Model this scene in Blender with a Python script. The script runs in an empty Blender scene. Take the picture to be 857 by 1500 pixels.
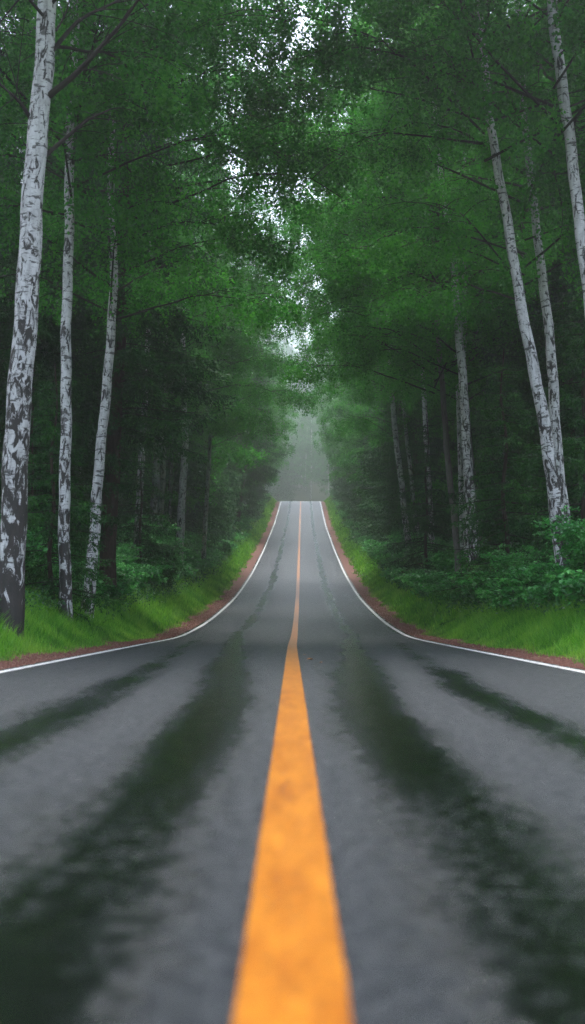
import bpy, math, random
import numpy as np
from mathutils import Vector

# ------------------------------------------------------------------ camera, world, sun, exposure
S = bpy.context.scene
COL = S.collection
RNG = np.random.default_rng(7)
random.seed(7)
EYE = 0.683
PITCH = math.atan(151.0 / 2000.0)

cam_data = bpy.data.cameras.new('camera')
cam = bpy.data.objects.new('camera', cam_data)
COL.objects.link(cam)
cam.location = (0, 0, EYE)
cam.rotation_euler = (math.pi / 2 + PITCH, 0, 0)
cam_data.sensor_fit = 'VERTICAL'
cam_data.sensor_height = 36.0
cam_data.lens = 48.0
cam_data.clip_end = 5000
cam_data.dof.use_dof = True
cam_data.dof.focus_distance = 48
cam_data.dof.aperture_fstop = 1.5
S.camera = cam

world = bpy.data.worlds.new('World')
S.world = world
world.use_nodes = True
wn, wl = world.node_tree.nodes, world.node_tree.links
wn.clear()
sky = wn.new('ShaderNodeTexSky')
sky.sky_type = 'NISHITA'
sky.sun_disc = False
sky.sun_elevation = math.radians(77)
sky.sun_rotation = math.radians(0)
sky.air_density = 1.0
sky.dust_density = 3.0
hs = wn.new('ShaderNodeHueSaturation')
hs.inputs['Saturation'].default_value = 0.7
bg = wn.new('ShaderNodeBackground')
bg.inputs['Strength'].default_value = 0.15
wo = wn.new('ShaderNodeOutputWorld')
wl.new(sky.outputs[0], hs.inputs['Color'])
wl.new(hs.outputs[0], bg.inputs['Color'])
wl.new(bg.outputs[0], wo.inputs['Surface'])

sun_data = bpy.data.lights.new('sun', 'SUN')
sun_data.energy = 1.5
sun_data.angle = math.radians(35)
sun_data.color = (1.0, 0.99, 0.97)
sun = bpy.data.objects.new('sun', sun_data)
COL.objects.link(sun)
sun.rotation_euler = (math.radians(-13), 0, 0)     # almost overhead, spread by the cloud
sun.location = (0, 25, 80)

S.view_settings.view_transform = 'Standard'
S.view_settings.look = 'None'
S.view_settings.gamma = 1
S.view_settings.exposure = 1.8
S.render.engine = 'CYCLES'
cy = S.cycles
cy.use_denoising = True
try:
    cy.denoiser = 'OPENIMAGEDENOISE'
    cy.denoising_input_passes = 'RGB_ALBEDO_NORMAL'
    cy.denoising_prefilter = 'NONE'
except Exception:
    pass
cy.max_bounces = 8
cy.diffuse_bounces = 3
cy.glossy_bounces = 2
cy.transmission_bounces = 3
cy.volume_bounces = 4
cy.transparent_max_bounces = 4
cy.caustics_reflective = False
cy.caustics_refractive = False
cy.sample_clamp_indirect = 4
cy.volume_step_rate = 5

# ------------------------------------------------------------------ materials
def new_mat(name):
    m = bpy.data.materials.new(name)
    m.use_nodes = True
    nt = m.node_tree
    nt.nodes.clear()
    out = nt.nodes.new('ShaderNodeOutputMaterial')
    return m, nt, nt.nodes, nt.links, out

def ramp(nt, stops, interp='LINEAR'):
    r = nt.nodes.new('ShaderNodeValToRGB')
    r.color_ramp.interpolation = interp
    e = r.color_ramp.elements
    while len(e) > 1:
        e.remove(e[-1])
    for i, (p, c) in enumerate(stops):
        el = e[0] if i == 0 else e.new(p)
        el.position = p
        el.color = (*c, 1) if len(c) == 3 else (c[0], c[0], c[0], 1)
    return r

def noise(nt, vec, scale, detail=3, rough=0.5, dist=0.0):
    n = nt.nodes.new('ShaderNodeTexNoise')
    n.inputs['Scale'].default_value = scale
    n.inputs['Detail'].default_value = detail
    n.inputs['Roughness'].default_value = rough
    n.inputs['Distortion'].default_value = dist
    nt.links.new(vec, n.inputs['Vector'])
    return n

def mapping(nt, vec, scale):
    m = nt.nodes.new('ShaderNodeMapping')
    m.inputs['Scale'].default_value = scale
    nt.links.new(vec, m.inputs['Vector'])
    return m

def math_node(nt, op, a, b=None, clamp=False):
    m = nt.nodes.new('ShaderNodeMath')
    m.operation = op
    m.use_clamp = clamp
    for i, v in enumerate((a, b)):
        if v is None:
            continue
        if isinstance(v, (int, float)):
            m.inputs[i].default_value = v
        else:
            nt.links.new(v, m.inputs[i])
    return m.outputs[0]

def mix_col(nt, fac, a, b):
    m = nt.nodes.new('ShaderNodeMix')
    m.data_type = 'RGBA'
    for i, v in ((0, fac), (6, a), (7, b)):
        if isinstance(v, (int, float)):
            m.inputs[i].default_value = v
        elif isinstance(v, tuple):
            m.inputs[i].default_value = (*v, 1)
        else:
            nt.links.new(v, m.inputs[i])
    return m.outputs[2]

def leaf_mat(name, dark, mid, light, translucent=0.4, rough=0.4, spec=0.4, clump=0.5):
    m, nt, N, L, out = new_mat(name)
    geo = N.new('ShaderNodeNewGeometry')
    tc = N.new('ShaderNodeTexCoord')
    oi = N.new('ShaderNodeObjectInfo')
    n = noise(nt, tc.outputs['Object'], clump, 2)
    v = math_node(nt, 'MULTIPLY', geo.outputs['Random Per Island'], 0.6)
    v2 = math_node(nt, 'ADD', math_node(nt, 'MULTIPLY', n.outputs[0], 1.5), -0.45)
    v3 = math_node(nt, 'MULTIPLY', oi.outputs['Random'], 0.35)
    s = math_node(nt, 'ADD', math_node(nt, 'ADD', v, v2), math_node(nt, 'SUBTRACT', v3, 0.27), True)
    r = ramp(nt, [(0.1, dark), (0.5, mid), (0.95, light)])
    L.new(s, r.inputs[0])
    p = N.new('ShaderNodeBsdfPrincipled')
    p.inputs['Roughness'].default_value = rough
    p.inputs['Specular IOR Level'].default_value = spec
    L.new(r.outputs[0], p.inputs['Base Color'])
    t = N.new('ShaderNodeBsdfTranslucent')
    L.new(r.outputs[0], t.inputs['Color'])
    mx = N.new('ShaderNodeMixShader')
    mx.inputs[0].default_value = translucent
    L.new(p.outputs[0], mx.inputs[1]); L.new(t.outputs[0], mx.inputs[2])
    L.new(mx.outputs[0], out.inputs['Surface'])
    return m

M = {}
M['birch_leaf'] = leaf_mat('birch_leaf', (0.022, 0.12, 0.015), (0.045, 0.24, 0.025), (0.09, 0.36, 0.035), 0.5, 0.5, 0.18, 0.6)
M['needle'] = leaf_mat('needle', (0.010, 0.050, 0.014), (0.020, 0.095, 0.020), (0.045, 0.17, 0.022), 0.25, 0.55, 0.15, 0.7)
M['shrub_leaf'] = leaf_mat('shrub_leaf', (0.022, 0.14, 0.030), (0.050, 0.28, 0.050), (0.11, 0.42, 0.08), 0.35, 0.35, 0.4, 1.2)
M['grass'] = leaf_mat('grass', (0.035, 0.15, 0.012), (0.11, 0.37, 0.02), (0.30, 0.56, 0.06), 0.5, 0.4, 0.4, 0.8)
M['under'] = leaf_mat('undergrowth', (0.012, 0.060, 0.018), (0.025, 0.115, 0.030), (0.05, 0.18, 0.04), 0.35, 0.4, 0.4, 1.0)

def birch_bark():
    m, nt, N, L, out = new_mat('birch_bark')
    uv = N.new('ShaderNodeUVMap')
    sep = N.new('ShaderNodeSeparateXYZ'); L.new(uv.outputs[0], sep.inputs[0])
    oi = N.new('ShaderNodeObjectInfo')
    comb = N.new('ShaderNodeCombineXYZ')
    L.new(math_node(nt, 'MULTIPLY', oi.outputs['Random'], 37.0), comb.inputs[2])
    add = N.new('ShaderNodeVectorMath'); add.operation = 'ADD'
    L.new(uv.outputs[0], add.inputs[0]); L.new(comb.outputs[0], add.inputs[1])
    V = add.outputs[0]
    at = N.new('ShaderNodeAttribute'); at.attribute_type = 'OBJECT'; at.attribute_name = 'bark_age'
    # thin horizontal lenticels
    l = noise(nt, mapping(nt, V, (2.4, 12, 3)).outputs[0], 1.0, 3, 0.6)
    lf = ramp(nt, [(0.575, (0,)), (0.605, (1,))]); L.new(l.outputs[0], lf.inputs[0])
    l2 = noise(nt, mapping(nt, V, (5, 55, 3)).outputs[0], 1.0, 2, 0.6)
    lf2 = ramp(nt, [(0.60, (0,)), (0.66, (1,))]); L.new(l2.outputs[0], lf2.inputs[0])
    # black cracked patches, more of them near the base
    pn = noise(nt, mapping(nt, V, (5.2, 2.6, 3)).outputs[0], 1.0, 5, 0.68, 0.9)
    hfac = math_node(nt, 'MULTIPLY', math_node(nt, 'SUBTRACT', 9.0, sep.outputs[1]), 0.012)
    hf = math_node(nt, 'MULTIPLY', math_node(nt, 'MAXIMUM', hfac, 0.0), at.outputs['Fac'])
    base = math_node(nt, 'MULTIPLY', math_node(nt, 'MAXIMUM', math_node(nt, 'SUBTRACT', 1.6, sep.outputs[1]), 0.0), 0.07)
    pv = math_node(nt, 'ADD', math_node(nt, 'ADD', pn.outputs[0], hf), base)
    pf = ramp(nt, [(0.56, (0,)), (0.60, (1,))]); L.new(pv, pf.inputs[0])
    dark = math_node(nt, 'MAXIMUM', math_node(nt, 'MAXIMUM', math_node(nt, 'MULTIPLY', lf.outputs[0], 0.85),
                     math_node(nt, 'MULTIPLY', lf2.outputs[0], 0.5)), pf.outputs[0])
    cn = noise(nt, mapping(nt, V, (6, 3, 3)).outputs[0], 1.0, 4, 0.6)
    white = ramp(nt, [(0.3, (0.34, 0.33, 0.33)), (0.55, (0.56, 0.55, 0.555)), (0.75, (0.66, 0.65, 0.655))])
    L.new(cn.outputs[0], white.inputs[0])
    blk = ramp(nt, [(0.3, (0.010, 0.008, 0.007)), (0.8, (0.038, 0.027, 0.023))]); L.new(cn.outputs[0], blk.inputs[0])
    col = mix_col(nt, dark, white.outputs[0], blk.outputs[0])
    p = N.new('ShaderNodeBsdfPrincipled')
    L.new(col, p.inputs['Base Color']); p.inputs['Roughness'].default_value = 0.6
    fine = noise(nt, mapping(nt, V, (40, 16, 3)).outputs[0], 1.0, 4, 0.7)
    b = N.new('ShaderNodeBump'); b.inputs['Strength'].default_value = 0.7; b.inputs['Distance'].default_value = 0.02
    hgt = math_node(nt, 'ADD', math_node(nt, 'MULTIPLY', dark, math_node(nt, 'SUBTRACT', fine.outputs[0], 0.9)), math_node(nt, 'MULTIPLY', fine.outputs[0], 0.1))
    L.new(hgt, b.inputs['Height']); L.new(b.outputs[0], p.inputs['Normal'])
    L.new(p.outputs[0], out.inputs['Surface'])
    return m

def plain_bark(name, c0, c1):
    m, nt, N, L, out = new_mat(name)
    uv = N.new('ShaderNodeUVMap')
    n = noise(nt, mapping(nt, uv.outputs[0], (16, 3.2, 1)).outputs[0], 1.0, 6, 0.7, 0.6)
    r = ramp(nt, [(0.35, c0), (0.7, c1)]); L.new(n.outputs[0], r.inputs[0])
    p = N.new('ShaderNodeBsdfPrincipled'); p.inputs['Roughness'].default_value = 0.8
    p.inputs['Specular IOR Level'].default_value = 0.2
    L.new(r.outputs[0], p.inputs['Base Color'])
    b = N.new('ShaderNodeBump'); b.inputs['Strength'].default_value = 0.8; b.inputs['Distance'].default_value = 0.03
    L.new(n.outputs[0], b.inputs['Height']); L.new(b.outputs[0], p.inputs['Normal'])
    L.new(p.outputs[0], out.inputs['Surface'])
    return m

M['birch'] = birch_bark()
M['spruce_bark'] = plain_bark('spruce_bark', (0.022, 0.013, 0.011), (0.070, 0.040, 0.034))
M['grey_bark'] = plain_bark('grey_bark', (0.10, 0.085, 0.08), (0.26, 0.235, 0.23))
M['twig'] = plain_bark('twig_bark', (0.012, 0.010, 0.009), (0.045, 0.035, 0.03))

def asphalt():
    m, nt, N, L, out = new_mat('wet_asphalt')
    tc = N.new('ShaderNodeUVMap')           # u across from the centre line, v along, metres
    U = tc.outputs[0]
    sep = N.new('ShaderNodeSeparateXYZ'); L.new(U, sep.inputs[0])
    # wheel tracks: four worn, water filled bands
    x = sep.outputs[0]
    warp = noise(nt, mapping(nt, U, (0.3, 0.09, 1)).outputs[0], 1.0, 2)
    xw = math_node(nt, 'ADD', x, math_node(nt, 'MULTIPLY', math_node(nt, 'SUBTRACT', warp.outputs[0], 0.5), 0.3))
    ax = math_node(nt, 'ABSOLUTE', xw)
    def band(c, w):
        d = math_node(nt, 'DIVIDE', math_node(nt, 'SUBTRACT', ax, c), w)
        d2 = math_node(nt, 'MULTIPLY', d, d)
        return math_node(nt, 'EXPONENT', math_node(nt, 'MULTIPLY', d2, -1.0))
    far = math_node(nt, 'MULTIPLY', math_node(nt, 'SUBTRACT', sep.outputs[1], 10.0), 0.03, True)
    c1 = math_node(nt, 'ADD', 0.55, math_node(nt, 'MULTIPLY', far, 1.25))
    c2 = math_node(nt, 'ADD', 1.55, math_node(nt, 'MULTIPLY', far, 1.35))
    b2 = math_node(nt, 'MULTIPLY', band(c2, 0.30), math_node(nt, 'SUBTRACT', 0.8, math_node(nt, 'MULTIPLY', far, 0.6)))
    wd = math_node(nt, 'SUBTRACT', 0.40, math_node(nt, 'MULTIPLY', far, 0.04))
    tr = math_node(nt, 'MAXIMUM', math_node(nt, 'MULTIPLY', band(c1, math_node(nt, 'SUBTRACT', wd, 0.06)), math_node(nt, 'SUBTRACT', 1.0, math_node(nt, 'MULTIPLY', far, 0.25))), b2)
    edge = math_node(nt, 'MULTIPLY', band(3.6, 0.35), 0.5)
    tr = math_node(nt, 'MAXIMUM', tr, edge)
    n1 = noise(nt, mapping(nt, U, (2.2, 0.35, 1)).outputs[0], 1.0, 4, 0.6)
    n2 = noise(nt, mapping(nt, U, (11, 11, 1)).outputs[0], 1.0, 6, 0.8)
    n3 = noise(nt, mapping(nt, U, (0.4, 0.07, 1)).outputs[0], 1.0, 2, 0.5)
    w = math_node(nt, 'ADD', math_node(nt, 'MULTIPLY', tr, 0.80),
                  math_node(nt, 'ADD', math_node(nt, 'MULTIPLY', math_node(nt, 'SUBTRACT', n1.outputs[0], 0.5), 0.8),
                            math_node(nt, 'ADD', math_node(nt, 'MULTIPLY', math_node(nt, 'SUBTRACT', n2.outputs[0], 0.5), 1.3),
                            math_node(nt, 'MULTIPLY', math_node(nt, 'SUBTRACT', n3.outputs[0], 0.5), 0.6))))
    wet = ramp(nt, [(0.18, (0,)), (0.72, (1,))]); L.new(w, wet.inputs[0])
    WET = wet.outputs[0]
    grit = noise(nt, mapping(nt, U, (48, 48, 1)).outputs[0], 1.0, 5, 0.8)
    med = noise(nt, mapping(nt, U, (7, 2.5, 1)).outputs[0], 1.0, 4, 0.6)
    dry = ramp(nt, [(0.3, (0.005, 0.007, 0.010)), (0.75, (0.026, 0.031, 0.041))]); L.new(grit.outputs[0], dry.inputs[0])
    col = mix_col(nt, WET, dry.outputs[0], (0.003, 0.004, 0.0035))
    p = N.new('ShaderNodeBsdfPrincipled')
    L.new(col, p.inputs['Base Color'])
    ro = math_node(nt, 'ADD', 0.40, math_node(nt, 'MULTIPLY', WET, -0.28))
    ro = math_node(nt, 'ADD', ro, math_node(nt, 'MULTIPLY', math_node(nt, 'SUBTRACT', med.outputs[0], 0.5), 0.16))
    ro = math_node(nt, 'ADD', ro, math_node(nt, 'MULTIPLY', math_node(nt, 'SUBTRACT', grit.outputs[0], 0.5), 0.25))
    L.new(ro, p.inputs['Roughness'])
    L.new(math_node(nt, 'ADD', 1.46, math_node(nt, 'MULTIPLY', WET, -0.16)), p.inputs['IOR'])
    sp = noise(nt, mapping(nt, U, (15, 11, 1)).outputs[0], 1.0, 7, 0.85)
    spr = ramp(nt, [(0.38, (0.12,)), (0.60, (1.0,))]); L.new(sp.outputs[0], spr.inputs[0])
    L.new(math_node(nt, 'MULTIPLY', spr.outputs[0], math_node(nt, 'SUBTRACT', 1.0, math_node(nt, 'MULTIPLY', WET, 0.62))), p.inputs['Specular IOR Level'])
    v = N.new('ShaderNodeTexVoronoi'); v.inputs['Scale'].default_value = 38
    L.new(mapping(nt, U, (1, 1, 1)).outputs[0], v.inputs['Vector'])
    h = math_node(nt, 'ADD', math_node(nt, 'MULTIPLY', v.outputs['Distance'], 0.5), grit.outputs[0])
    h = math_node(nt, 'ADD', h, math_node(nt, 'ADD', math_node(nt, 'MULTIPLY', med.outputs[0], 2.0), math_node(nt, 'MULTIPLY', sp.outputs[0], 2.0)))
    b = N.new('ShaderNodeBump'); b.inputs['Distance'].default_value = 0.016
    L.new(math_node(nt, 'ADD', 0.85, math_node(nt, 'MULTIPLY', WET, -0.68)), b.inputs['Strength'])
    L.new(h, b.inputs['Height']); L.new(b.outputs[0], p.inputs['Normal'])
    L.new(p.outputs[0], out.inputs['Surface'])
    return m
M['asphalt'] = asphalt()

def paint(name, c0, c1, asp=(0.05, 0.05, 0.055), wear=0.37, rough=0.35):
    m, nt, N, L, out = new_mat(name)
    U = N.new('ShaderNodeUVMap').outputs[0]
    n = noise(nt, mapping(nt, U, (9, 1.6, 1)).outputs[0], 1.0, 6, 0.75)
    g = noise(nt, mapping(nt, U, (45, 45, 1)).outputs[0], 1.0, 3, 0.7)
    a = math_node(nt, 'ADD', math_node(nt, 'MULTIPLY', n.outputs[0], 0.7), math_node(nt, 'MULTIPLY', g.outputs[0], 0.3))
    wr = ramp(nt, [(wear - 0.05, (1,)), (wear + 0.03, (0,))]); L.new(a, wr.inputs[0])
    c = ramp(nt, [(0.36, c0), (0.62, c1)]); L.new(n.outputs[0], c.inputs[0])
    col = mix_col(nt, wr.outputs[0], c.outputs[0], asp)
    gm = ramp(nt, [(0.32, (0.45,)), (0.55, (1,))]); L.new(noise(nt, mapping(nt, U, (34, 20, 1)).outputs[0], 1.0, 5, 0.8).outputs[0], gm.inputs[0])
    mm = N.new('ShaderNodeVectorMath'); mm.operation = 'MULTIPLY'; L.new(col, mm.inputs[0]); L.new(gm.outputs[0], mm.inputs[1])
    col = mm.outputs[0]
    p = N.new('ShaderNodeBsdfPrincipled')
    L.new(col, p.inputs['Base Color']); p.inputs['Roughness'].default_value = rough; p.inputs['Specular IOR Level'].default_value = 0.28
    b = N.new('ShaderNodeBump'); b.inputs['Strength'].default_value = 0.5; b.inputs['Distance'].default_value = 0.004
    L.new(g.outputs[0], b.inputs['Height']); L.new(b.outputs[0], p.inputs['Normal'])
    L.new(p.outputs[0], out.inputs['Surface'])
    return m
M['yellow'] = paint('yellow_paint', (0.27, 0.078, 0.002), (0.42, 0.148, 0.008))
M['white'] = paint('white_paint', (0.62, 0.62, 0.62), (0.82, 0.82, 0.82), wear=0.42)

def soil(name, stops, scale, bump=0.05):
    m, nt, N, L, out = new_mat(name)
    tc = N.new('ShaderNodeTexCoord').outputs['Object']
    n = noise(nt, tc, scale, 6, 0.75)
    f = noise(nt, tc, scale * 9, 3, 0.7)
    a = math_node(nt, 'ADD', math_node(nt, 'MULTIPLY', n.outputs[0], 0.6), math_node(nt, 'MULTIPLY', f.outputs[0], 0.4))
    r = ramp(nt, stops); L.new(a, r.inputs[0])
    p = N.new('ShaderNodeBsdfPrincipled'); p.inputs['Roughness'].default_value = 0.8
    p.inputs['Specular IOR Level'].default_value = 0.25
    L.new(r.outputs[0], p.inputs['Base Color'])
    b = N.new('ShaderNodeBump'); b.inputs['Strength'].default_value = 0.8; b.inputs['Distance'].default_value = bump
    L.new(a, b.inputs['Height']); L.new(b.outputs[0], p.inputs['Normal'])
    L.new(p.outputs[0], out.inputs['Surface'])
    return m
M['soil'] = soil('forest_soil', [(0.35, (0.015, 0.020, 0.010)), (0.55, (0.030, 0.045, 0.016)), (0.75, (0.05, 0.035, 0.02))], 1.3)
M['verge'] = soil('verge_soil', [(0.35, (0.03, 0.07, 0.012)), (0.6, (0.05, 0.12, 0.02)), (0.8, (0.06, 0.05, 0.025))], 2.0)
M['shoulder'] = soil('red_gravel', [(0.3, (0.055, 0.022, 0.016)), (0.5, (0.13, 0.055, 0.040)), (0.7, (0.22, 0.11, 0.08))], 6.0, 0.02)
M['dead_leaf'] = soil('dead_leaf', [(0.3, (0.25, 0.10, 0.03)), (0.7, (0.45, 0.22, 0.08))], 20.0, 0.005)
M['flower'] = soil('white_petals', [(0.3, (0.7, 0.72, 0.66)), (0.7, (0.8, 0.8, 0.78))], 20.0, 0.002)

# ------------------------------------------------------------------ mesh helpers
def mesh_arrays(name, verts, faces, mats, uv=None, mat_idx=None, smooth=False):
    """faces: (n,3) or (n,4) int array"""
    me = bpy.data.meshes.new(name)
    verts = np.asarray(verts, np.float32); faces = np.asarray(faces, np.int32)
    k = faces.shape[1]
    me.vertices.add(len(verts)); me.vertices.foreach_set('co', verts.ravel())
    me.loops.add(faces.size); me.loops.foreach_set('vertex_index', faces.ravel())
    me.polygons.add(len(faces))
    me.polygons.foreach_set('loop_start', np.arange(0, faces.size, k, dtype=np.int32))
    if mat_idx is not None:
        me.polygons.foreach_set('material_index', np.asarray(mat_idx, np.int32))
    me.polygons.foreach_set('use_smooth', np.full(len(faces), smooth))
    if uv is not None:
        l = me.uv_layers.new(name='UVMap')
        l.data.foreach_set('uv', np.asarray(uv, np.float32).ravel())
    me.update(calc_edges=True)
    for m in mats:
        me.materials.append(m)
    return me

def link(name, me, parent=None):
    o = bpy.data.objects.new(name, me)
    COL.objects.link(o)
    if parent is not None:
        o.parent = parent
    return o

def thing(name, label, cat, loc, rotz=0, group=None, scale=1):
    o = bpy.data.objects.new(name, None)
    COL.objects.link(o)
    o.location = loc; o.rotation_euler = (0, 0, rotz); o.scale = (scale,) * 3
    o.empty_display_size = 0.2
    tag(o, label, cat, group)
    return o

def tag(o, label, cat, group=None, kind=None):
    if label: o['label'] = label
    if cat: o['category'] = cat
    if group: o['group'] = group
    if kind: o['kind'] = kind
    return o

class Tubes:
    """collects tapered tubes (quads with metre UVs)"""
    def __init__(self):
        self.v, self.f, self.uv, self.n = [], [], [], 0
    def add(self, pts, rad, seg=8, uv0=0.0, knob=0.0):
        pts = np.asarray(pts, float); rad = np.asarray(rad, float)
        n = len(pts)
        t = np.gradient(pts, axis=0)
        t /= np.linalg.norm(t, axis=1)[:, None] + 1e-9
        ref = np.array([0, 1, 0.0]) if abs(t[:, 1]).mean() < 0.8 else np.array([0, 0, 1.0])
        a = ref - t * (t @ ref)[:, None]; a /= np.linalg.norm(a, axis=1)[:, None] + 1e-9   # seam direction: away from camera
        b = np.cross(t, a)
        th = np.linspace(0, 2 * np.pi, seg, endpoint=False)
        r = rad[:, None] * np.ones(seg)[None]
        if knob:
            r = r * (1 + knob * (RNG.random((n, seg)) - 0.5))
        ring = pts[:, None] + r[..., None] * (np.cos(th)[None, :, None] * a[:, None] + np.sin(th)[None, :, None] * b[:, None])
        L = np.concatenate([[0], np.cumsum(np.linalg.norm(np.diff(pts, axis=0), axis=1))]) + uv0
        i, j = np.meshgrid(np.arange(n - 1), np.arange(seg), indexing='ij')
        j2 = (j + 1) % seg
        q = np.stack([i * seg + j, i * seg + j2, (i + 1) * seg + j2, (i + 1) * seg + j], -1).reshape(-1, 4) + self.n
        rm = rad.max()
        cu = 2 * np.pi * rm / seg
        uv = np.stack([np.stack([j * cu, L[i]], -1), np.stack([(j + 1) * cu, L[i]], -1),
                       np.stack([(j + 1) * cu, L[i + 1]], -1), np.stack([j * cu, L[i + 1]], -1)], 2).reshape(-1, 2)
        self.v.append(ring.reshape(-1, 3)); self.f.append(q); self.uv.append(uv); self.n += n * seg
    def arrays(self):
        return np.concatenate(self.v), np.concatenate(self.f), np.concatenate(self.uv)
    def mesh(self, name, mat):
        v, f, uv = self.arrays()
        return mesh_arrays(name, v, f, [mat], uv=uv, smooth=True)

def unit(v):
    return v / (np.linalg.norm(v, axis=-1, keepdims=True) + 1e-9)

def leaf_quads(c, length, width, down=0.3, rng=RNG):
    """rhombic leaves at centres c, random orientation, tips biased down; returns verts, quads"""
    n = len(c)
    ax = rng.normal(size=(n, 3)); ax[:, 2] -= down * 2; ax = unit(ax)
    up = rng.normal(size=(n, 3)) * 0.7; up[:, 2] += 0.9
    side = unit(np.cross(ax, up))
    l = (length * rng.uniform(0.7, 1.25, n))[:, None]; w = (width * rng.uniform(0.7, 1.25, n))[:, None]
    v = np.stack([c - ax * l * 0.5, c - ax * l * 0.08 + side * w * 0.5, c + ax * l * 0.5, c - ax * l * 0.08 - side * w * 0.5], 1)
    return v.reshape(-1, 3), np.arange(4 * n).reshape(-1, 4)

def combine(parts):
    """parts: list of (v, quads, matidx) -> arrays"""
    V, F, I, n = [], [], [], 0
    for v, f, m in parts:
        V.append(v); F.append(f + n); I.append(np.full(len(f), m)); n += len(v)
    return np.concatenate(V), np.concatenate(F), np.concatenate(I)

# ------------------------------------------------------------------ road and ground shape
KD = np.array([-60, 0, 20, 33, 38, 44, 56, 78.4, 103.7, 136, 184, 225, 243, 252, 262, 290, 340, 420, 560, 760, 1200], float)
KZ = np.array([0, 0, 0, 0.0, 0.0, 0.0, 0.45, 1.70, 3.84, 7.2, 12.7, 18.3, 20.9, 21.9, 22.2, 21.0, 20.0, 32, 76, 135, 175], float)
gd = np.arange(-60, 1200, 1.0)
gz = np.interp(gd, KD, KZ)
def gauss(a, s):
    k = np.exp(-0.5 * (np.arange(-4 * s, 4 * s + 1) / s) ** 2); k /= k.sum()
    return np.convolve(np.pad(a, (4 * s, 4 * s), 'edge'), k, 'valid')
gz2, gz5 = gauss(gz, 2), gauss(gz, 6)
wgt = np.clip((gd - 36) / 12, 0, 1)
gz = gz2 * (1 - wgt) + gz5 * wgt
XD = np.array([-60, 0, 14, 31, 45, 60, 100, 180, 250], float)
XX = np.array([0, 0, 0.0, -0.01, 0.07, 0.17, 0.42, 0.95, 1.5], float)
gx = np.interp(gd, XD, XX) - np.where(gd > 262, (gd - 262) ** 2 * 0.008, 0) * (gd < 330) - np.where(gd >= 330, 37 + (gd - 330) * 1.09, 0)
gx = gauss(gx, 3)
def road_z(d): return np.interp(d, gd, gz)
def road_x(d): return np.interp(d, gd, gx)

_ph = RNG.uniform(0, 6.28, (10, 2)); _fr = RNG.normal(size=(10, 2)) * 0.35
def bumps(x, y):
    s = 0
    for (a, b), (p, q) in zip(_fr, _ph):
        s = s + np.sin(a * x + p) * np.sin(b * y + q)
    return s / 10
def ground_z(x, d):
    u = np.abs(x - road_x(d))
    bank = np.interp(u, [0, 3.66, 4.5, 5.2, 6.2, 8, 12, 25, 60, 400], [-0.03, -0.03, 0.0, 0.32, 0.75, 1.15, 1.7, 2.2, 4.0, 8.0])
    return road_z(d) + bank + bumps(x, d) * np.clip((u - 4.6) / 4, 0, 1) * 0.5

def strip(name, us, ds, zoff, mat, kind='structure'):
    """ribbon following the road: us = lateral offsets, ds = distances"""
    us = np.asarray(us, float); ds = np.asarray(ds, float)
    D, U = np.meshgrid(ds, us, indexing='ij')
    X = road_x(D) + U
    Z = road_z(D) + zoff
    v = np.stack([X, D, Z], -1).reshape(-1, 3)
    a, b = len(ds), len(us)
    i, j = np.meshgrid(np.arange(a - 1), np.arange(b - 1), indexing='ij')
    q = np.stack([i * b + j, i * b + j + 1, (i + 1) * b + j + 1, (i + 1) * b + j], -1).reshape(-1, 4)
    uvv = np.stack([U, D], -1).reshape(-1, 2)
    me = mesh_arrays(name, v, q, [mat], uv=uvv[q.ravel()], smooth=True)
    o = link(name, me)
    o['kind'] = kind
    return o

DS = np.concatenate([np.arange(-20, 60, 0.5), np.arange(60, 330, 1.0)])
strip('road', [-3.66, -3, -1.5, 0, 1.5, 3, 3.66], DS, 0.0, M['asphalt'])

def ragged_strip(name, u0, u1, ds, zoff, mat, jag):
    ds = np.asarray(ds)
    n = len(ds)
    e0 = u0 + (RNG.random(n) - 0.5) * jag; e1 = u1 + (RNG.random(n) - 0.5) * jag
    X = np.stack([road_x(ds) + e0, road_x(ds) + e1], 1)
    D = np.stack([ds, ds], 1); Z = np.stack([road_z(ds) + zoff] * 2, 1)
    v = np.stack([X, D, Z], -1).reshape(-1, 3)
    i = np.arange(n - 1)
    q = np.stack([i * 2, i * 2 + 1, i * 2 + 3, i * 2 + 2], -1)
    uvv = np.stack([np.stack([e0, e1], 1), D], -1).reshape(-1, 2)
    o = link(name, mesh_arrays(name, v, q, [mat], uv=uvv[q.ravel()]))
    o['kind'] = 'structure'
    return o
DL = np.concatenate([np.arange(-5, 60, 0.12), np.arange(60, 330, 1.0)])
ragged_strip('road_centre_line', -0.10, 0.10, DL, 0.004, M['yellow'], 0.003)
ragged_strip('road_edge_line', -3.56, -3.43, DL, 0.004, M['white'], 0.01)
ragged_strip('road_edge_line', 3.43, 3.56, DL, 0.004, M['white'], 0.01)

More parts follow.
